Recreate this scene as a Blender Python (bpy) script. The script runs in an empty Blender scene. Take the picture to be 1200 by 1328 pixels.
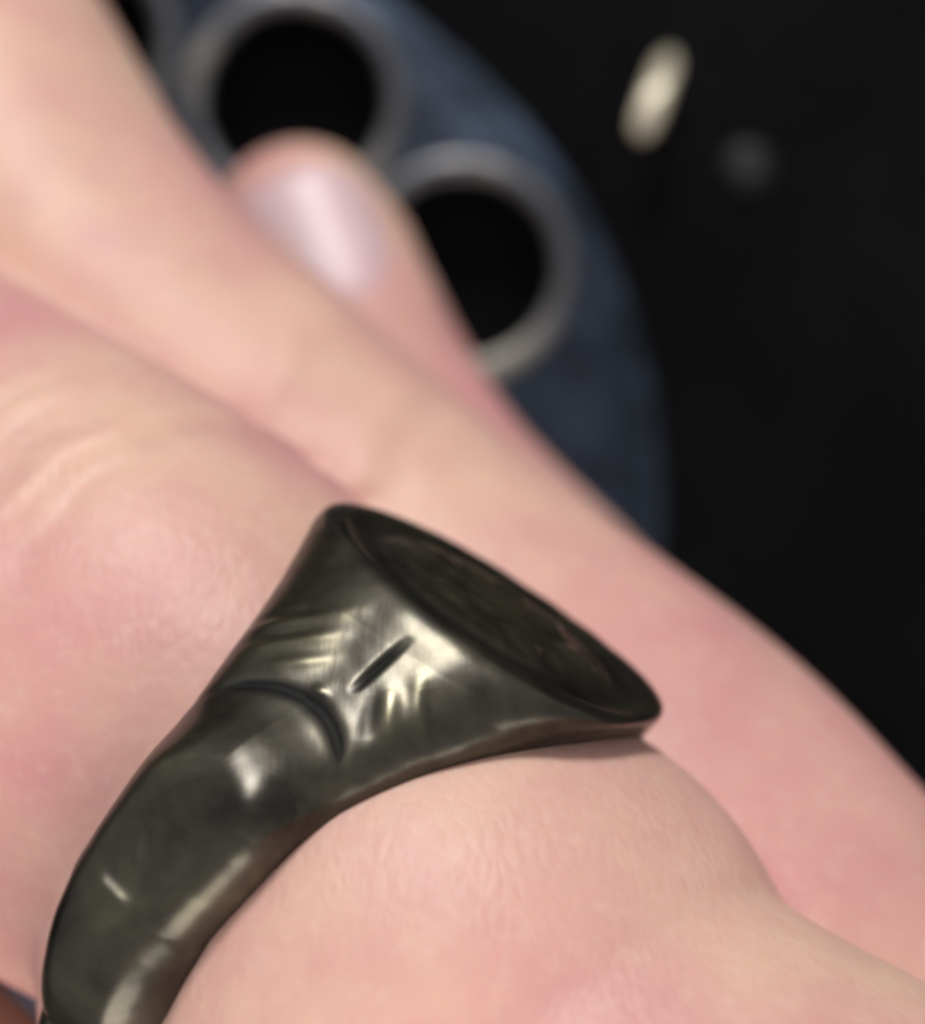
import bpy, math, random
import numpy as np
from mathutils import Vector

# ------------------------------------------------------------------ camera, lamps, exposure
MM = 0.001                      # everything below is written in millimetres, built in metres
FPX, CAM_H = 2600.0, 112.0      # focal length in photo pixels (photo 1200 x 1328), camera height above the disc
sc = bpy.context.scene
random.seed(4)
rng = np.random.default_rng(4)

cam_d = bpy.data.cameras.new('camera')
cam = bpy.data.objects.new('camera', cam_d)
sc.collection.objects.link(cam)
cam.location = (0, 0, CAM_H * MM)
cam_d.sensor_fit = 'VERTICAL'
cam_d.sensor_height = 24.0
cam_d.sensor_width = 24.0
cam_d.lens = 24.0 * FPX / 1328.0
cam_d.clip_start = 0.002
cam_d.clip_end = 5.0
cam_d.dof.use_dof = True
cam_d.dof.focus_distance = 0.0545
cam_d.dof.aperture_fstop = 24.0
cam_d.dof.aperture_blades = 0
sc.camera = cam

world = bpy.data.worlds.new('World')
sc.world = world
world.use_nodes = True
world.node_tree.nodes['Background'].inputs[0].default_value = (0.95, 0.96, 1.0, 1)
world.node_tree.nodes['Background'].inputs[1].default_value = 0.42

def area(name, loc, target, size, power, col, size_y=None):
    l = bpy.data.lights.new(name, 'AREA')
    l.energy = power
    l.color = col
    l.shape = 'RECTANGLE' if size_y else 'DISK'
    l.size = size
    if size_y:
        l.size_y = size_y
    o = bpy.data.objects.new(name, l)
    sc.collection.objects.link(o)
    o.location = loc
    o.rotation_euler = (Vector(target) - Vector(loc)).to_track_quat('-Z', 'Y').to_euler()
    return o

area('key_lamp', (-0.03, 0.38, 0.23), (0, 0, 0.04), 0.11, 1.2, (1.0, 0.98, 0.98))
area('fill_lamp', (0.12, -0.54, 0.40), (0, -0.005, 0.03), 0.62, 5.2, (1.0, 0.93, 0.86))  # added soft fill to brighten the lower skin, no such lamp seen

sc.view_settings.view_transform = 'Standard'
sc.view_settings.look = 'None'
sc.view_settings.exposure = 0.03
sc.view_settings.gamma = 1.0
sc.view_settings.use_curve_mapping = False
sc.cycles.use_denoising = True
sc.cycles.max_bounces = 5
sc.cycles.diffuse_bounces = 2
sc.cycles.glossy_bounces = 3
sc.cycles.use_adaptive_sampling = True
sc.cycles.adaptive_threshold = 0.02
sc.cycles.filter_width = 3.2     # the phone picture is soft everywhere

# ------------------------------------------------------------------ helpers
def at(x, y, z):
    """photo pixel + height above the disc -> point in mm"""
    d = CAM_H - z
    return np.array([(x - 600.0) / FPX * d, -(y - 664.0) / FPX * d, z])

def link_mesh(name, verts, faces, mat, parent=None, smooth=True, loc=None):
    me = bpy.data.meshes.new(name)
    me.from_pydata(np.asarray(verts, dtype=float).tolist(), [], np.asarray(faces).tolist() if isinstance(faces, np.ndarray) else faces)
    me.update()
    if smooth:
        me.polygons.foreach_set('use_smooth', [True] * len(me.polygons))
    if mat:
        me.materials.append(mat)
    o = bpy.data.objects.new(name, me)
    sc.collection.objects.link(o)
    if parent:
        o.parent = parent
    if loc is not None:
        o.location = loc
    return o

def tag(o, label=None, cat=None, group=None, kind=None):
    if label: o['label'] = label
    if cat: o['category'] = cat
    if group: o['group'] = group
    if kind: o['kind'] = kind
    return o

class Mat:
    def __init__(s, name):
        s.m = bpy.data.materials.new(name)
        s.m.use_nodes = True
        s.t = s.m.node_tree
        s.b = s.t.nodes['Principled BSDF']
        s.co = s.t.nodes.new('ShaderNodeTexCoord').outputs['Object']
    def n(s, typ, **kw):
        nd = s.t.nodes.new(typ)
        for k, v in kw.items():
            if k in nd.inputs: nd.inputs[k].default_value = v
            else: setattr(nd, k, v)
        return nd
    def l(s, a, b): s.t.links.new(a, b)
    def noise(s, scale, detail=4, rough=.55, co=None, dist=0):
        nd = s.n('ShaderNodeTexNoise', Scale=scale, Detail=detail, Roughness=rough, Distortion=dist)
        s.l(co or s.co, nd.inputs['Vector'])
        return nd.outputs['Fac']
    def ramp(s, fac, stops):
        nd = s.n('ShaderNodeValToRGB')
        el = nd.color_ramp.elements
        while len(el) < len(stops): el.new(.5)
        for e, (p, c) in zip(el, stops):
            e.position = p
            e.color = (*c, 1) if len(c) == 3 else c
        s.l(fac, nd.inputs['Fac'])
        return nd.outputs['Color']
    def mix(s, fac, a, b, mode='MIX'):
        nd = s.n('ShaderNodeMix', data_type='RGBA', blend_type=mode)
        for v, i in ((fac, 0), (a, 6), (b, 7)):
            if hasattr(v, 'is_linked') or hasattr(v, 'links'): s.l(v, nd.inputs[i])
            else: nd.inputs[i].default_value = v if i == 0 else (*v, 1)
        return nd.outputs[2]
    def bump(s, h, dist, strength=1.0, prev=None):
        nd = s.n('ShaderNodeBump', Strength=strength, Distance=dist)
        s.l(h, nd.inputs['Height'])
        if prev: s.l(prev, nd.inputs['Normal'])
        return nd.outputs['Normal']

def mat_skin():
    M = Mat('skin')
    big = M.noise(95, 3, .5)
    c = M.ramp(big, [(.34, (.73, .335, .32)), (.50, (.79, .455, .37)), (.66, (.84, .55, .405))])
    mot = M.noise(420, 5, .6)
    c = M.mix(M.ramp(mot, [(.42, (0, 0, 0)), (.75, (.5, .5, .5))]), c, (.70, .35, .32))
    fine = M.noise(1500, 4, .65)
    c = M.mix(M.ramp(fine, [(.52, (0, 0, 0)), (.75, (.28, .28, .28))]), c, (.90, .66, .54))
    M.l(c, M.b.inputs['Base Color'])
    M.b.inputs['Roughness'].default_value = .46
    M.b.inputs['Specular IOR Level'].default_value = .38
    M.b.inputs['Subsurface Weight'].default_value = .32
    M.b.inputs['Subsurface Radius'].default_value = (1.0, .36, .2)
    M.b.inputs['Subsurface Scale'].default_value = .0010
    vo = M.n('ShaderNodeTexVoronoi', Scale=1500.0, feature='DISTANCE_TO_EDGE')
    mp = M.n('ShaderNodeMapping')
    mp.inputs['Rotation'].default_value = (0, 0, math.radians(31))
    mp.inputs['Scale'].default_value = (1.6, .7, 1)
    M.l(M.co, mp.inputs['Vector'])
    M.l(mp.outputs[0], vo.inputs['Vector'])
    b = M.bump(vo.outputs['Distance'], .00010, .34)
    b = M.bump(M.noise(2600, 4, .6), .00005, .35, b)
    b = M.bump(M.noise(300, 2, .5, dist=.6), .0003, .25, b)
    M.l(b, M.b.inputs['Normal'])
    return M.m

def mat_nail():
    M = Mat('fingernail')
    c = M.ramp(M.noise(160, 3), [(.35, (.78, .50, .52)), (.65, (.84, .62, .64))])
    M.l(c, M.b.inputs['Base Color'])
    M.b.inputs['Roughness'].default_value = .42
    M.b.inputs['Subsurface Weight'].default_value = .4
    M.b.inputs['Subsurface Radius'].default_value = (1.0, .5, .4)
    M.b.inputs['Subsurface Scale'].default_value = .001
    M.b.inputs['Coat Weight'].default_value = .5
    M.b.inputs['Coat Roughness'].default_value = .4
    M.l(M.bump(M.noise(300, 2), .0001, .4), M.b.inputs['Normal'])
    return M.m

def mat_ring():
    M = Mat('blackened_metal')
    tarn = M.noise(420, 6, .62, dist=.4)
    c = M.ramp(tarn, [(.30, (.034, .031, .025)), (.50, (.072, .065, .050)), (.66, (.10, .09, .063)), (.80, (.17, .148, .085))])
    g = M.noise(900, 4, .6)
    c = M.mix(M.ramp(g, [(.60, (0, 0, 0)), (.78, (.5, .5, .5))]), c, (.085, .10, .065))
    rel = M.n('ShaderNodeAttribute', attribute_name='relief').outputs['Fac']
    c = M.mix(M.ramp(rel, [(.5, (0, 0, 0)), (.9, (.8, .8, .8))]), c, (.16, .145, .085))
    c = M.mix(M.ramp(rel, [(.1, (.95, .95, .95)), (.5, (0, 0, 0))]), c, (.008, .008, .008))
    M.l(c, M.b.inputs['Base Color'])
    M.b.inputs['Metallic'].default_value = .78
    M.b.inputs['Specular IOR Level'].default_value = .45
    rg = M.ramp(M.noise(420, 3), [(.3, (.25,) * 3), (.7, (.33,) * 3)])
    M.l(M.mix(M.ramp(rel, [(.1, (.95, .95, .95)), (.5, (0, 0, 0))]), rg, (.6, .6, .6)), M.b.inputs['Roughness'])
    mp = M.n('ShaderNodeMapping')
    mp.inputs['Rotation'].default_value = (.3, .4, .9)
    mp.inputs['Scale'].default_value = (6, .5, 1.5)
    M.l(M.co, mp.inputs['Vector'])
    scr = M.noise(900, 3, .7, co=mp.outputs[0], dist=.3)
    b = M.bump(M.noise(900, 3, .5), .00003, .25)
    b = M.bump(scr, .00002, .12, b)
    b = M.bump(M.noise(330, 2, .5), .00016, .25, b)
    M.l(b, M.b.inputs['Normal'])
    return M.m

def mat_plain(name, stops, nscale, rough, metal=0.0, bump=0.0, bscale=None, spec=.5):
    M = Mat(name)
    M.l(M.ramp(M.noise(nscale, 5), stops), M.b.inputs['Base Color'])
    M.l(M.ramp(M.noise(nscale * 1.7, 4), [(.3, (rough * .85,) * 3), (.7, (rough * 1.15,) * 3)]), M.b.inputs['Roughness'])
    M.b.inputs['Metallic'].default_value = metal
    M.b.inputs['Specular IOR Level'].default_value = spec
    if bump: M.l(M.bump(M.noise(bscale or nscale * 4, 4), bump, .5), M.b.inputs['Normal'])
    return M.m

SKIN, NAIL, RINGM = mat_skin(), mat_nail(), mat_ring()
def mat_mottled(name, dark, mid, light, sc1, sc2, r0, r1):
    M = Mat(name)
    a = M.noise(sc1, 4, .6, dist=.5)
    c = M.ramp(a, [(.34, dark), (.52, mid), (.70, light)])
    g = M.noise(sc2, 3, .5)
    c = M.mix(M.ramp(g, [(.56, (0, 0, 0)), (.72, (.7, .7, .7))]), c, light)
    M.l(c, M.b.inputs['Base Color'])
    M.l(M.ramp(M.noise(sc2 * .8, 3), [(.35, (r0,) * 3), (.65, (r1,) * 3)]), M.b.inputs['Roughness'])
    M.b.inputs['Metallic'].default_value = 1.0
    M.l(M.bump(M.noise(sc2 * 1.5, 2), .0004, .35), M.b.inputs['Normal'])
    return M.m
STEEL = mat_mottled('steel_reflected_blue', (.022, .026, .034), (.060, .073, .098), (.13, .17, .25), 75, 120, .40, .6)  # blue reflection of the surroundings put into the steel's base colour
NICKEL = mat_mottled('worn_nickel', (.10, .105, .115), (.20, .20, .21), (.44, .41, .35), 110, 140, .42, .6)
BLACK = mat_plain('black_plastic', [(.3, (.004, .004, .004)), (.7, (.007, .007, .008))], 90, .33, 0, .00005, 700, .04)
CREAM = mat_plain('cream_metal', [(.3, (.62, .55, .40)), (.7, (.72, .66, .50))], 200, .4, .3)
STUDM = mat_plain('grey_metal', [(.3, (.02, .02, .02)), (.7, (.035, .035, .035))], 300, .6, .3)

# ------------------------------------------------------------------ setting: the black surface
def rounded_sheet(half, z0, z1, n=4):
    return [(-half, -half, z1), (half, -half, z1), (half, half, z1), (-half, half, z1),
            (-half, -half, z0), (half, -half, z0), (half, half, z0), (-half, half, z0)], \
           [(0, 1, 2, 3), (7, 6, 5, 4), (0, 4, 5, 1), (1, 5, 6, 2), (2, 6, 7, 3), (3, 7, 4, 0)]
v, f = rounded_sheet(.6, -.03, -.0035)
tag(link_mesh('black_surface', v, f, BLACK, smooth=False), 'plain black surface under the round metal disc', 'surface', kind='structure')

# ------------------------------------------------------------------ the round steel disc with finger holes
DC = at(85, 645, 0.0)
R_HOLES, R_HOLE, R_OUT = 25.6, 5.0, 33.6
HOLE_ANG = [30 + 30 * k for k in range(8)]

def lathe(profile, n, centre=(0, 0)):
    vs, fs = [], []
    m = len(profile)
    for i in range(n):
        a = 2 * math.pi * i / n
        for r, z in profile:
            vs.append(((centre[0] + r * math.cos(a)) * MM, (centre[1] + r * math.sin(a)) * MM, z * MM))
    closed_prof = profile[0] != profile[-1]
    for i in range(n):
        j = (i + 1) % n
        for k in range(m - 1):
            fs.append((i * m + k, j * m + k, j * m + k + 1, i * m + k + 1))
        if closed_prof:
            fs.append((i * m + m - 1, j * m + m - 1, j * m, i * m))
    return vs, fs

prof = [(.4, -1.4), (R_OUT - 1.6, -2.6)]
for k in range(7):
    a = -math.pi / 2 + math.pi * k / 6
    prof.append((R_OUT - .5 + .5 * math.cos(a), -2.2 + .5 * math.sin(a)))
prof += [(R_OUT - .5 - 3.5 * q, -1.7 + 1.7 * math.sin(q * math.pi / 2)) for q in (.15, .3, .45, .6, .75, .9, 1.0)]
prof += [(11, 0.0), (9.5, .5), (.4, .6)]
v, f = lathe(prof, 160)
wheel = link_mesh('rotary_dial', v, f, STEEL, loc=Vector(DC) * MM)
cut_objs = []
for ang in HOLE_ANG:
    c = (R_HOLES * math.cos(math.radians(ang)), R_HOLES * math.sin(math.radians(ang)))
    vs, fs = [], []
    n = 48
    for i in range(n):
        a = 2 * math.pi * i / n
        for z in (-6, 6):
            vs.append(((c[0] + (R_HOLE + .25) * math.cos(a)) * MM, (c[1] + (R_HOLE + .25) * math.sin(a)) * MM, z * MM))
    for i in range(n):
        j = (i + 1) % n
        fs.append((2 * i, 2 * j, 2 * j + 1, 2 * i + 1))
    fs.append(tuple(2 * i for i in reversed(range(n))))
    fs.append(tuple(2 * i + 1 for i in range(n)))
    cut_objs.append((vs, fs))
allv, allf = [], []
for vs, fs in cut_objs:
    k = len(allv)
    allv += vs
    allf += [tuple(i + k for i in q) for q in fs]
cutter = link_mesh('cutter', allv, allf, None, loc=wheel.location)
md = wheel.modifiers.new('holes', 'BOOLEAN')
md.operation = 'DIFFERENCE'
md.solver = 'EXACT'
md.object = cutter
bpy.context.view_layer.update()
dg = bpy.context.evaluated_depsgraph_get()
newme = bpy.data.meshes.new_from_object(wheel.evaluated_get(dg))
wheel.modifiers.clear()
wheel.data = newme
bpy.data.objects.remove(cutter)
try:
    newme.set_sharp_from_angle(angle=math.radians(35))
except Exception:
    pass
tag(wheel, 'round blue-grey steel disc pierced with large round finger holes', 'dial')

rim_prof = []
for k in range(13):                               # a wide rolled lip round each hole
    a = math.pi * k / 12
    rim_prof.append((R_HOLE + .75 - .75 * math.cos(a), -.05 + .5 * math.sin(a)))
rim_prof += [(R_HOLE + 1.5, -.6), (R_HOLE + .3, -1.5), (R_HOLE, -1.4)]
rv, rf = lathe(rim_prof, 56)
rim_me = None
for ang in HOLE_ANG:
    loc = Vector((R_HOLES * math.cos(math.radians(ang)) * MM, R_HOLES * math.sin(math.radians(ang)) * MM, 0))
    if rim_me is None:
        o = link_mesh('hole_rim', rv, rf, NICKEL, wheel)
        rim_me = o.data
    else:
        o = bpy.data.objects.new('hole_rim', rim_me)
        sc.collection.objects.link(o)
        o.parent = wheel
    o.location = loc
vs, fs = lathe([(.05, 2.0), (6, 1.8), (8, 1.2), (8.6, .3), (8.6, -.5), (.05, -.5)], 48)
link_mesh('hub_cap', vs, fs, NICKEL, wheel)

# ------------------------------------------------------------------ bent tab and stud on the black surface
def swept_tab(path, half_w, th, side, name, mat):
    """flat bar swept along a path with rounded ends"""
    path = [np.array(p, float) for p in path]
    vs, fs = [], []
    n = len(path)
    ring = 8
    for i, p in enumerate(path):
        d = path[min(i + 1, n - 1)] - path[max(i - 1, 0)]
        d /= np.linalg.norm(d)
        s = np.array(side, float)
        s -= d * s.dot(d)
        s /= np.linalg.norm(s)
        up = np.cross(s, d)
        e = min(i, n - 1 - i)
        w = half_w * (.55 if e == 0 else .85 if e == 1 else 1)
        for k in range(ring):
            a = 2 * math.pi * (k + .5) / ring
            ca, sa = math.cos(a), math.sin(a)
            q = p + s * w * math.copysign(abs(ca) ** .6, ca) + up * th * math.copysign(abs(sa) ** .6, sa)
            vs.append(q)
    for i in range(n - 1):
        for k in range(ring):
            m = (k + 1) % ring
            fs.append((i * ring + k, i * ring + m, (i + 1) * ring + m, (i + 1) * ring + k))
    fs.append(tuple(reversed(range(ring))))
    fs.append(tuple((n - 1) * ring + k for k in range(ring)))
    base = vs[0] * 0 + path[0]
    return link_mesh(name, [(q - base) * MM for q in vs], fs, mat, loc=Vector(base) * MM)

p0, p1 = at(868, 72, -3.2), at(830, 178, 0)
tabpts = []
for k in range(11):
    s = k / 10
    q = p0 + (p1 - p0) * s
    q[2] = -3.2 + 3.0 * (1 - (1 - s) ** 3)
    tabpts.append(q)
tab = swept_tab(tabpts, .78, .35, (1, .3, 0), 'finger_stop', CREAM)
tag(tab, 'small cream metal tab standing on the black surface beside the disc', 'tab')
sp = at(968, 216, -3.5)
vs, fs = lathe([(.05, 1.0), (.9, .9), (1.3, .5), (1.5, 0), (1.5, -.4), (.05, -.4)], 24)
stud = link_mesh('stud', vs, fs, STUDM, loc=Vector(sp) * MM)
tag(stud, 'small dim grey round stud on the black surface', 'stud')

# ------------------------------------------------------------------ ring frame
G, TH, PS = map(math.radians, (31.4, 27.4, 15.0))
E1 = np.array([math.cos(G), -math.sin(G), 0])
E2 = np.array([math.sin(G), math.cos(G), 0])
E3 = np.array([0, 0, 1.0])
AX = math.cos(TH) * E1 + math.sin(TH) * E3            # along the finger, to the right and towards the camera
NN = -math.sin(TH) * E1 + math.cos(TH) * E3
HH = math.cos(PS) * E2 + math.sin(PS) * NN            # out of the signet face
TT = -math.sin(PS) * E2 + math.cos(PS) * NN           # from the face round towards the camera
RC = np.array([-4.01, -14.08, 49.3])
RI, RO, HF = 10.2, 11.8, 12.6

# ------------------------------------------------------------------ the hand (one continuous skin)
def on_axis(s, up=0.0, near=0.0):
    return RC + AX * s + E2 * up + NN * near

def sil(x, y, nx, ny, r, z):
    """centre of a finger of radius r whose outline passes the photo point with outward normal n"""
    l = math.hypot(nx, ny)
    k = FPX / (CAM_H - z)
    return at(x - nx / l * r * k, y - ny / l * r * k, z)

def spline(pts, rad, n=9):
    pts = np.array(pts, float)
    rad = np.array(rad, float)
    P = np.vstack([2 * pts[0] - pts[1], pts, 2 * pts[-1] - pts[-2]])
    Rr = np.concatenate([[rad[0]], rad, [rad[-1]]])
    out, ro = [], []
    for i in range(len(pts) - 1):
        for k in range(n):
            t = k / n
            b = np.array([-t + 2 * t * t - t ** 3, 2 - 5 * t * t + 3 * t ** 3, t + 4 * t * t - 3 * t ** 3, t ** 3 - t * t]) / 2
            out.append(b @ P[i:i + 4])
            ro.append(b @ Rr[i:i + 4])
    out.append(pts[-1])
    ro.append(rad[-1])
    return np.array(out), np.array(ro)

ring_finger = spline(
    [on_axis(42, -2, -7), on_axis(30, 1.0, -2), on_axis(20, -.1, .2), on_axis(11, -.9, .3), on_axis(6.8, -.3, .2), on_axis(4.2, .35, .2), on_axis(1.4, .1, 0), on_axis(-1.5, 1.5, 0), on_axis(-4.5, 2.7, -.4),
     at(132, 872, 43), at(-150, 645, 36), at(-420, 420, 26), at(-600, 300, 16)],
    [13, 11.0, 10.3, 10.2, 10.4, 10.85, 10.0, 8.9, 8.9, 10.1, 9.6, 8.6, 7.0])
middle_finger = spline(
    [np.array([44, -42, 45.0]), sil(1330, 1165, .72, -.7, 9.8, 43), sil(1210, 1035, .72, -.7, 9.5, 41), sil(1105, 925, .72, -.7, 9.2, 39.3), sil(1000, 828, .68, -.73, 9.0, 37.5), sil(846, 712, .6, -.8, 8.6, 34.5),
     sil(676, 588, .66, -.75, 8.5, 31.5), sil(473, 407, .62, -.78, 8.7, 28.5), sil(267, 220, .78, -.62, 8.8, 24.5), sil(140, 10, .88, -.48, 8.5, 20),
     sil(40, -200, .9, -.44, 7.5, 14), sil(-20, -330, .9, -.44, 6.5, 10)],
    [13, 9.8, 9.5, 9.2, 9.0, 8.6, 8.5, 8.7, 8.8, 8.5, 7.5, 6.2])
index_finger = spline(
    [at(392, 296, 6.6), at(412, 345, 7.6), at(438, 415, 8.8), at(546, 621, 12), at(760, 880, 19), np.array([18, -24, 26.0]), np.array([42, -39, 37.0])],
    [4.5, 5.1, 5.3, 5.5, 6.2, 7.4, 10])
pinky = spline(
    [np.array([22, -62, 48.0]), np.array([2, -47, 47.0]), np.array([-12, -34.5, 42.0]), at(-117, 1470, 35) + np.array([-.3, -.6, 0]), at(-420, 1235, 24), at(-640, 1120, 14)],
    [12, 8.6, 7.4, 6.9, 6.3, 5.2])
thumb = spline(
    [np.array([60, -78, 30.0]), np.array([34, -68, 18.0]), np.array([10, -56, 11.0]), np.array([-8, -48, 8.0])],
    [13, 10.5, 9, 7])
palm = [spline([np.array(a, float), np.array(b, float)], [ra, rb], 6) for a, b, ra, rb in (
    ((33, -30, 58), (78, -86, 46), 12, 17), ((44, -42, 45), (80, -84, 44), 13, 17), ((42, -39, 37), (82, -80, 40), 10, 17), ((22, -62, 48), (74, -90, 44), 12, 16))]

VOX = .36
LO = np.array([-44.0, -78.0, -2.0])
HI = np.array([66.0, 36.0, 76.0])
shape = np.ceil((HI - LO) / VOX).astype(int)
gx, gy, gz = [(LO[i] + VOX * np.arange(shape[i])).astype(np.float32) for i in range(3)]

def chain_sdf(chain, D):
    P, Rr = chain
    for i in range(len(P) - 1):
        a, b, ra, rb = P[i], P[i + 1], Rr[i], Rr[i + 1]
        m = max(ra, rb) + 4.0
        lo = np.clip(np.floor((np.minimum(a, b) - m - LO) / VOX).astype(int), 0, shape)
        hi = np.clip(np.ceil((np.maximum(a, b) + m - LO) / VOX).astype(int), 0, shape)
        if (hi <= lo).any(): continue
        X = gx[lo[0]:hi[0], None, None] - np.float32(a[0])
        Y = gy[None, lo[1]:hi[1], None] - np.float32(a[1])
        Z = gz[None, None, lo[2]:hi[2]] - np.float32(a[2])
        ab = (b - a).astype(np.float32)
        t = np.clip((X * ab[0] + Y * ab[1] + Z * ab[2]) / np.float32(ab @ ab), 0, 1)
        d = np.sqrt((X - t * ab[0]) ** 2 + (Y - t * ab[1]) ** 2 + (Z - t * ab[2]) ** 2) - (np.float32(ra) + t * np.float32(rb - ra))
        s = D[lo[0]:hi[0], lo[1]:hi[1], lo[2]:hi[2]]
        np.minimum(s, d, out=s)
    return D

def smin(a, b, k):
    h = np.maximum(k - np.abs(a - b), 0) / k
    return np.minimum(a, b) - h * h * np.float32(k * .25)

def field(chain):
    return chain_sdf(chain, np.full(shape, 4.0, np.float32))

D = field(ring_finger)
for c, k in ((middle_finger, .2), (index_finger, .5), (pinky, .8), (thumb, 1.0)):
    D = smin(D, field(c), k)
Dp = np.full(shape, 4.0, np.float32)
for c in palm: chain_sdf(c, Dp)
D = smin(D, Dp, 3.0)
del Dp

def surface_nets(D):
    S = D < 0
    c = [S[i:S.shape[0] - 1 + i, j:S.shape[1] - 1 + j, k:S.shape[2] - 1 + k] for i in (0, 1) for j in (0, 1) for k in (0, 1)]
    anyc = c[0].copy(); allc = c[0].copy()
    for q in c[1:]:
        anyc |= q; allc &= q
    act = anyc & ~allc
    idx = np.argwhere(act)
    vid = np.full(act.shape, -1, np.int32)
    vid[act] = np.arange(len(idx))
    corner = np.array([(i, j, k) for i in (0, 1) for j in (0, 1) for k in (0, 1)])
    val = np.stack([D[idx[:, 0] + o[0], idx[:, 1] + o[1], idx[:, 2] + o[2]] for o in corner], 1)
    acc = np.zeros((len(idx), 3)); cnt = np.zeros(len(idx))
    for a in range(8):
        for b in range(a + 1, 8):
            if np.abs(corner[a] - corner[b]).sum() != 1: continue
            va, vb = val[:, a], val[:, b]
            m = (va < 0) != (vb < 0)
            t = va[m] / (va[m] - vb[m])
            acc[m] += corner[a] + t[:, None] * (corner[b] - corner[a])
            cnt[m] += 1
    V = LO + VOX * (idx + acc / cnt[:, None])
    quads = []
    for ax in range(3):
        u, w = (ax + 1) % 3, (ax + 2) % 3
        sl0 = [slice(1, -1)] * 3; sl1 = [slice(1, -1)] * 3
        sl0[ax] = slice(0, -1); sl1[ax] = slice(1, None)
        a, b = S[tuple(sl0)], S[tuple(sl1)]
        e = np.argwhere(a != b)
        flip = b[tuple(e.T)]
        off = np.array([1, 1, 1]); off[ax] = 0
        e = e + off
        du = np.zeros(3, int); du[u] = 1
        dw = np.zeros(3, int); dw[w] = 1
        q = np.stack([vid[tuple((e - du - dw).T)], vid[tuple((e - dw).T)], vid[tuple(e.T)], vid[tuple((e - du).T)]], 1)
        q[flip] = q[flip][:, ::-1]
        quads.append(q)
    Q = np.concatenate(quads)
    return V, Q[(Q >= 0).all(1)]

V, Q = surface_nets(D)
del D
ed = np.concatenate([Q[:, [0, 1]], Q[:, [1, 2]], Q[:, [2, 3]], Q[:, [3, 0]]])
def relax(V, lam):
    s = np.zeros_like(V); n = np.zeros(len(V))
    for k in range(3):
        s[:, k] = np.bincount(ed[:, 0], V[ed[:, 1], k], len(V)) + np.bincount(ed[:, 1], V[ed[:, 0], k], len(V))
    n = np.bincount(ed[:, 0], minlength=len(V)) + np.bincount(ed[:, 1], minlength=len(V))
    return V + lam * (s / np.maximum(n, 1)[:, None] - V)
for it in range(3):
    V = relax(relax(V, .55), -.5)
def vnormals(V):
    n = np.cross(V[Q[:, 2]] - V[Q[:, 0]], V[Q[:, 3]] - V[Q[:, 1]])
    N = np.zeros_like(V)
    for c in range(4):
        for k in range(3):
            N[:, k] += np.bincount(Q[:, c], n[:, k], len(V))
    return N / np.maximum(np.linalg.norm(N, axis=1), 1e-9)[:, None]
N = vnormals(V)

# knuckle creases: shallow folds across a finger at its joint
def creases(V, N, centre, axis, side, spots, reach):
    """spots: (offset along axis, side offset, half length, width, height, bow)"""
    d = V - centre
    axis = axis / np.linalg.norm(axis)
    side = side - axis * side.dot(axis)
    side = side / np.linalg.norm(side)
    s, q = d @ axis, d @ side
    near = np.linalg.norm(d, axis=1) < reach
    h = np.zeros(len(V))
    for s0, q0, hl, w, a, bow in spots:
        ss = s - s0 - bow * ((q - q0) / hl) ** 2 - .12 * np.sin(q * 2.3 + s0 * 5)
        h += a * np.exp(-(ss / w) ** 2) * np.exp(-((q - q0) / hl) ** 4)
    return V + N * (h * near)[:, None]
pj = at(50, 700, 42)
sp = [(-3.4, -1.0, 3.6, .42, -.22, .6), (-2.4, -.4, 4.4, .48, .20, .8), (-1.5, -.3, 4.2, .35, -.22, .8), (-.7, 0, 4.0, .42, .20, .7), (.1, .3, 4.6, .33, -.2, .7),
      (.9, .2, 3.8, .4, .15, .6), (1.7, 1.5, 3.6, .4, -.14, .5), (3.0, 2.6, 4.5, .6, -.10, .9), (4.4, 3, 4.4, .7, .10, 1.0), (5.6, 3.4, 4, .6, -.08, 1.0)]
V = creases(V, N, pj, AX * 1.0, E2, [(a_, b_, c_, d_ * 1.1, h_ * 2.5, w_) for a_, b_, c_, d_, h_, w_ in sp], 16)
pm = at(420, 540, 36)
sm = [(-2.4, 1.0, 2.4, .8, .15, .3), (1.9, 1.0, 2.4, .9, .17, .3), (4.4, 1.2, 2.0, .7, .08, .3)]
V = creases(V, N, pm, E1 * 1.0, E2, sm, 12)
# slow unevenness of the flesh
V = V + N * (.10 * np.sin(V[:, 0] * .55 + 1.3 * np.sin(V[:, 1] * .31)) * np.sin(V[:, 1] * .47 + V[:, 2] * .38 + .7))[:, None]
hand = link_mesh('hand', V * MM, Q, SKIN)
tag(hand, 'bare light-skinned hand, fingers side by side, one wearing the dark ring', 'hand')

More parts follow.
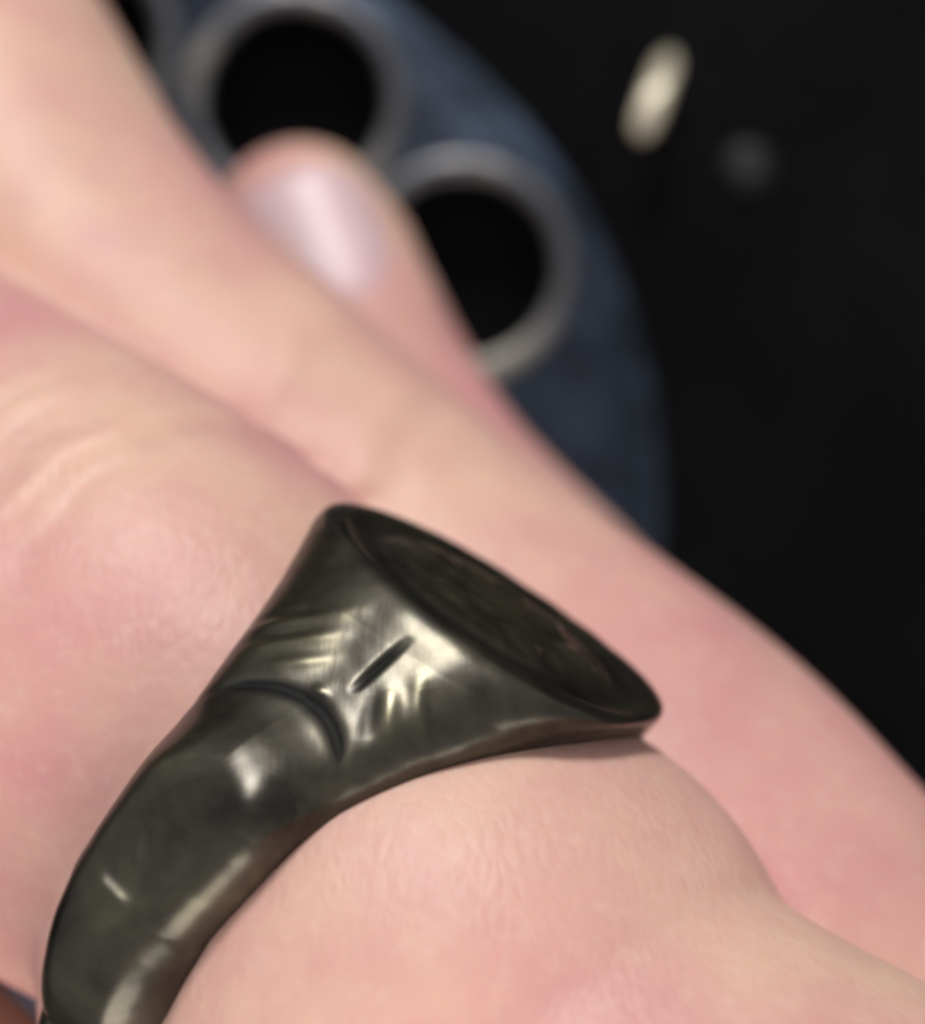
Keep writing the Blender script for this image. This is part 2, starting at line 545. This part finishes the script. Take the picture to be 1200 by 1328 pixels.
# nail of the finger that reaches onto the disc
P, Rr = index_finger
na, nb = at(400, 296, 6.8), at(448, 415, 8.9)
dv = (nb - na) / np.linalg.norm(nb - na)
upv = np.array([-.10, .10, 1.0]); upv -= dv * upv.dot(dv); upv /= np.linalg.norm(upv)
sv = np.cross(upv, dv)
def finger_r(s):
    k = np.clip(s, -3, 9)
    return np.interp(k, [-4, -3, 0, 2.6, 6, 9], [1.2, 2.9, 4.1, 4.9, 5.2, 5.25])
nv, nf = [], []
NI, NJ = 26, 22
for lay in (0, 1):
    for i in range(NI):
        s = -.7 + 8.6 * i / (NI - 1)
        x = i / (NI - 1)
        wmax = 3.7 * min(1, (max(0, 1 - ((.32 - x) / .34) ** 2) ** .5 if x < .32 else 1)) * (max(0, 1 - ((x - .62) / .42) ** 2) ** .5 if x > .62 else 1) + .15
        for j in range(NJ):
            y = -1 + 2 * j / (NJ - 1)
            q = y * wmax
            r = 5.15
            top = r * math.cos(q / r * 1.05) - (.05 * max(0, -s) ** 1.6)
            side = r * math.sin(q / r * 1.05)
            edge = max(abs(y), abs(2 * x - 1)) ** 8
            p = na + dv * s + sv * side + upv * (top - .02 * s * 0 + .10 - .35 * edge - .45 * lay)
            nv.append(p)
    for i in range(NI - 1):
        for j in range(NJ - 1):
            k = lay * NI * NJ + i * NJ + j
            fq = (k, k + 1, k + NJ + 1, k + NJ)
            nf.append(fq if lay else fq[::-1])
border = [j for j in range(NJ)] + [i * NJ + NJ - 1 for i in range(1, NI)] + [(NI - 1) * NJ + j for j in range(NJ - 2, -1, -1)] + [i * NJ for i in range(NI - 2, 0, -1)]
for a, b in zip(border, border[1:] + border[:1]):
    nf.append((a, b, b + NI * NJ, a + NI * NJ))
nail = link_mesh('fingernail', np.array(nv) * MM, nf, NAIL, hand)
nail['label'] = 'glossy pale pink fingernail'

# ------------------------------------------------------------------ the ring
ring = bpy.data.objects.new('signet_ring', None)
ring.empty_display_size = .005
sc.collection.objects.link(ring)
ring.location = Vector(RC) * MM
tag(ring, 'dark blackened metal signet ring with oval face and engraved shoulders, worn on finger', 'ring')

YK = [-13, 0, 3.5, 6.0, 8.0, 9.6, 11.2, 12.6, 14]
UK = [2.1, 2.2, 2.6, 2.95, 3.45, 4.25, 5.3, 6.3, 6.6]
PK = [4.0, 4.0, 4.1, 4.1, 3.8, 3.4, 2.7, 2.25, 2.2]
TF = 5.0
def Gf(r, u, cphi, sphi):
    y = r * cphi
    t = np.abs(r * sphi)
    U = np.interp(y, YK, UK)
    p = np.interp(y, YK, PK)
    circ = np.sqrt(np.maximum(RO ** 2 - np.clip(y, 0, RO) ** 2, 0))
    line = TF + (HF - y) * .80
    k = .8
    T = np.where(y > 0, .5 * (circ + line + np.sqrt((circ - line) ** 2 + k * k)) - .5 * k * np.clip(y / 4, 0, 1) * .2, RO)
    T = np.where(y > 0, np.where(y < 5, T + (circ - T) * np.clip((5 - y) / 5, 0, 1), T), RO)
    tt = np.where(y > 0, t, r)
    s = ((tt / T) ** p + (np.abs(u) / U) ** p) ** (1 / p)
    fl = np.maximum(y, 0) / (HF - .085 * u + .07 * np.clip(r * sphi, -6, 6))
    return (s ** 30 + fl ** 30) ** (1 / 30) - 1

def grid_angles():
    a = np.linspace(-math.pi, math.radians(-35), 90, endpoint=False)
    b = np.linspace(math.radians(-35), math.radians(-5), 60, endpoint=False)
    c = np.linspace(math.radians(-5), math.radians(115), 560, endpoint=False)
    d = np.linspace(math.radians(115), math.pi, 50, endpoint=False)
    return np.concatenate([a, b, c, d])
PHI = grid_angles()
NA, NQ = 700, 180
al = np.linspace(-math.pi / 2, math.pi / 2, NA)
cp, sph = np.cos(PHI)[:, None], np.sin(PHI)[:, None]
lo = np.zeros((len(PHI), NA)); hi = np.full((len(PHI), NA), 9.0)
for it in range(32):
    mid = (lo + hi) / 2
    g = Gf(RI + mid * np.cos(al), mid * np.sin(al), cp, sph)
    ins = g < 0
    lo = np.where(ins, mid, lo); hi = np.where(ins, hi, mid)
rr = RI + lo * np.cos(al); uu = lo * np.sin(al)
seg = np.hypot(np.diff(rr, axis=1), np.diff(uu, axis=1))
L = np.concatenate([np.zeros((len(PHI), 1)), np.cumsum(seg, 1)], 1)
RG = np.zeros((len(PHI), NQ)); UG = np.zeros((len(PHI), NQ))
qs = np.linspace(0, 1, NQ)
for i in range(len(PHI)):
    RG[i] = np.interp(qs * L[i, -1], L[i], rr[i])
    UG[i] = np.interp(qs * L[i, -1], L[i], uu[i])
tg = RG * sph; yg = RG * cp                                  # local coordinates t, y(h), u(a)
PT = np.stack([tg, yg, UG], -1)
def gnormal(PT):
    dphi = np.roll(PT, -1, 0) - np.roll(PT, 1, 0)
    dq = np.gradient(PT, axis=1)
    n = np.cross(dq, dphi)
    n /= np.maximum(np.linalg.norm(n, axis=-1, keepdims=True), 1e-9)
    rad = np.stack([tg, yg, np.zeros_like(tg)], -1)
    sgn = np.sign((n * rad).sum(-1).mean())
    return n * sgn
NR = gnormal(PT)
phid = np.degrees(np.abs(np.repeat(PHI[:, None], NQ, 1)))
U_ = UG
# masks
qf = np.sqrt((tg / TF) ** 2 + (U_ / 6.25) ** 2)
on_face = (yg > HF - .085 * UG + .07 * np.clip(tg, -6, 6) - .35) & (np.abs(tg) < TF + .3)
def sstep(x, a, b):
    t = np.clip((x - a) / (b - a), 0, 1)
    return t * t * (3 - 2 * t)
disp = np.zeros_like(U_)
relief = np.zeros_like(U_)
# face: recessed channel inside the border, low worn emblem relief in the middle
fz = on_face * 1.0
disp += fz * (-.17 * sstep(qf, .60, .72) * (1 - sstep(qf, .76, .90)))
disp += fz * (.10 * (1 - sstep(qf, .35, .68)))
emb = np.sin(U_ * 2.1 + 1.2 * np.sin(tg * 1.7)) * np.sin(tg * 2.6 + .8 * np.sin(U_ * 1.1))
disp += fz * (1 - sstep(qf, .5, .66)) * .12 * sstep(emb, -.3, .7)
relief += disp * .4
# shoulder: tongue-shaped end of the band, seam around it
hoop = phid
seam = 37.0 + 6.5 * ((U_ - .1) / 2.6) ** 2
x = (hoop - seam) * math.pi / 180 * RO                      # mm past the seam, along the hoop
edge_fade = 1 - sstep(np.abs(U_) / np.interp(yg, YK, UK), .80, .97)
tongue = .55 * (1 + .05 * np.clip(U_, -2, 1.6)) * sstep(x, -.1, 2.9 + .3 * np.abs(U_)) * (1 - .9 * sstep(x, 2.6, 6.5))
disp += tongue * (1 - sstep(np.abs(U_) / np.interp(yg, YK, UK), np.where(U_ < 0, .25, .5), np.where(U_ < 0, .9, 1.0))) * (RG > RI + .15)
gr = np.exp(-((x + .05) / .24) ** 2) * edge_fade * (1 - sstep(np.abs(U_), 1.6, 2.7))
disp += -.07 * gr
relief += -.21 * gr
# slots and feather strokes on the shoulder
def stroke(p0, p1, w, a):
    """p = (degrees round the hoop, mm across)"""
    k = math.pi / 180 * RO
    ax_, ay_ = p0[0] * k, p0[1]
    bx_, by_ = p1[0] * k, p1[1]
    X, Y = hoop * k, U_
    dx, dy = bx_ - ax_, by_ - ay_
    t = np.clip(((X - ax_) * dx + (Y - ay_) * dy) / (dx * dx + dy * dy), 0, 1)
    d = np.hypot(X - ax_ - t * dx, Y - ay_ - t * dy)
    return (.6 if w > .15 else 1.0) * a * np.exp(-(d / w) ** 2) * (1 - fz) * np.sin(np.pi * np.clip(t * .9 + .05, 0, 1)) ** .7
st = stroke((24.0, .6), (32.0, .7), .13, -.09)
disp += st
relief += st * 2.2
for p0, p1, w, a in (((24, -1.2), (31, -3.1), .26, .10), ((25.6, -1.7), (30, -3.4), .22, -.08), ((27.5, -.9), (34, -2.6), .26, .09), ((29, -1.6), (33.5, -2.9), .22, -.07),
                     ((30.5, -.5), (36, -1.7), .24, .07), ((26, 1.6), (31, 3.0), .26, .09), ((27.0, 2.1), (30.5, 3.3), .20, -.07), ((29.5, 1.4), (34.5, 2.5), .24, .09),
                     ((31.5, 1.2), (36.5, 2.1), .20, -.06), ((34, .1), (36.5, .0), .24, .07)):
    st = stroke(p0, p1, w, a)
    disp += st
    relief += st * 1.6
# worn ridge across the lower band
cr = np.exp(-((U_ + .05) / .7) ** 4)
disp += (.11 * np.exp(-((hoop - 71 - .5 * U_) / 1.2) ** 2) * cr - .05 * sstep(hoop - .5 * U_, 71, 75) * (1 - sstep(hoop, 80, 110))) * edge_fade
# small dents everywhere
def nz(sx, sy, seed):
    r = np.random.default_rng(seed)
    s = np.zeros_like(U_)
    for k in range(10):
        a, b, c = r.normal(size=3) * np.array([sx, sy, sx])
        s += np.sin(a * tg + b * U_ + c * yg + r.uniform(0, 6.28))
    return s / 3.2
disp += (.016 * nz(1.1, 1.1, 3) + .004 * nz(3, 3, 8)) * edge_fade
keep = sstep(RG, RI, RI + .3)
PT = PT + NR * (disp * keep)[..., None]

# the hoop sits a little skewed: its near side leans towards the fingertip
near_side = sstep(PT[..., 0], -6, 4)
PT[..., 2] += near_side * np.interp(PT[..., 1], [-12, -4, -1, 1.6, 3.8, 6.8, 9.5, 11.3, 12.6], [0, -.1, -.35, -.6, -.9, -.85, -.55, -.25, 0])
BAS = np.stack([TT, HH, AX], 0)
W = PT @ BAS
inner = np.stack([np.repeat(np.sin(PHI)[:, None] * RI, 12, 1), np.repeat(np.cos(PHI)[:, None] * RI, 12, 1),
                  np.linspace(0, 1, 12)[None, :] * (PT[:, -1:, 2] - PT[:, :1, 2]) + PT[:, :1, 2]], -1) @ BAS
nP = len(PHI)
def patch(mask, name):
    """faces of the outer sheet whose mask holds, as one mesh"""
    ii, jj = np.nonzero(mask)
    i2 = (ii + 1) % nP
    q = np.stack([ii * NQ + jj, ii * NQ + jj + 1, i2 * NQ + jj + 1, i2 * NQ + jj], 1)
    used, inv = np.unique(q, return_inverse=True)
    patch.rel = np.clip(.5 + relief.reshape(-1)[used] / .36, 0, 1)
    return W.reshape(-1, 3)[used], inv.reshape(q.shape)
def set_relief(o, extra=0):
    at_ = o.data.attributes.new('relief', 'FLOAT', 'POINT')
    at_.data.foreach_set('value', np.concatenate([patch.rel, np.full(extra, .5)]).astype(np.float32))
fm = lambda A: A[:, :-1]
face_m = fm(on_face) & (np.roll(fm(on_face), -1, 0)) & on_face[:, 1:]
pos = np.repeat((PHI >= 0)[:, None], NQ - 1, 1)
band_m = fm(x > -.02) & ~face_m
sh_near = ~face_m & ~band_m & pos
sh_far = ~face_m & ~band_m & ~pos
for m, nm, lb in ((face_m, 'signet_face', 'dark oval face with recessed border'), (sh_near, 'shoulder', 'flared shoulder engraved with slot and feather strokes'), (sh_far, 'shoulder', None)):
    v, f = patch(m, nm)
    o = link_mesh(nm, v * MM, f, RINGM, ring)
    set_relief(o)
    if lb: o['label'] = lb
v, f = patch(band_m, 'band')
k = len(v)
ii = np.arange(nP); i2 = (ii + 1) % nP
iq = np.concatenate([np.stack([ii * 12 + j, i2 * 12 + j, i2 * 12 + j + 1, ii * 12 + j + 1], 1) for j in range(11)]) + k
o = link_mesh('band', np.concatenate([v, inner.reshape(-1, 3)]) * MM, np.concatenate([f, iq]), RINGM, ring)
set_relief(o, inner.reshape(-1, 3).shape[0])
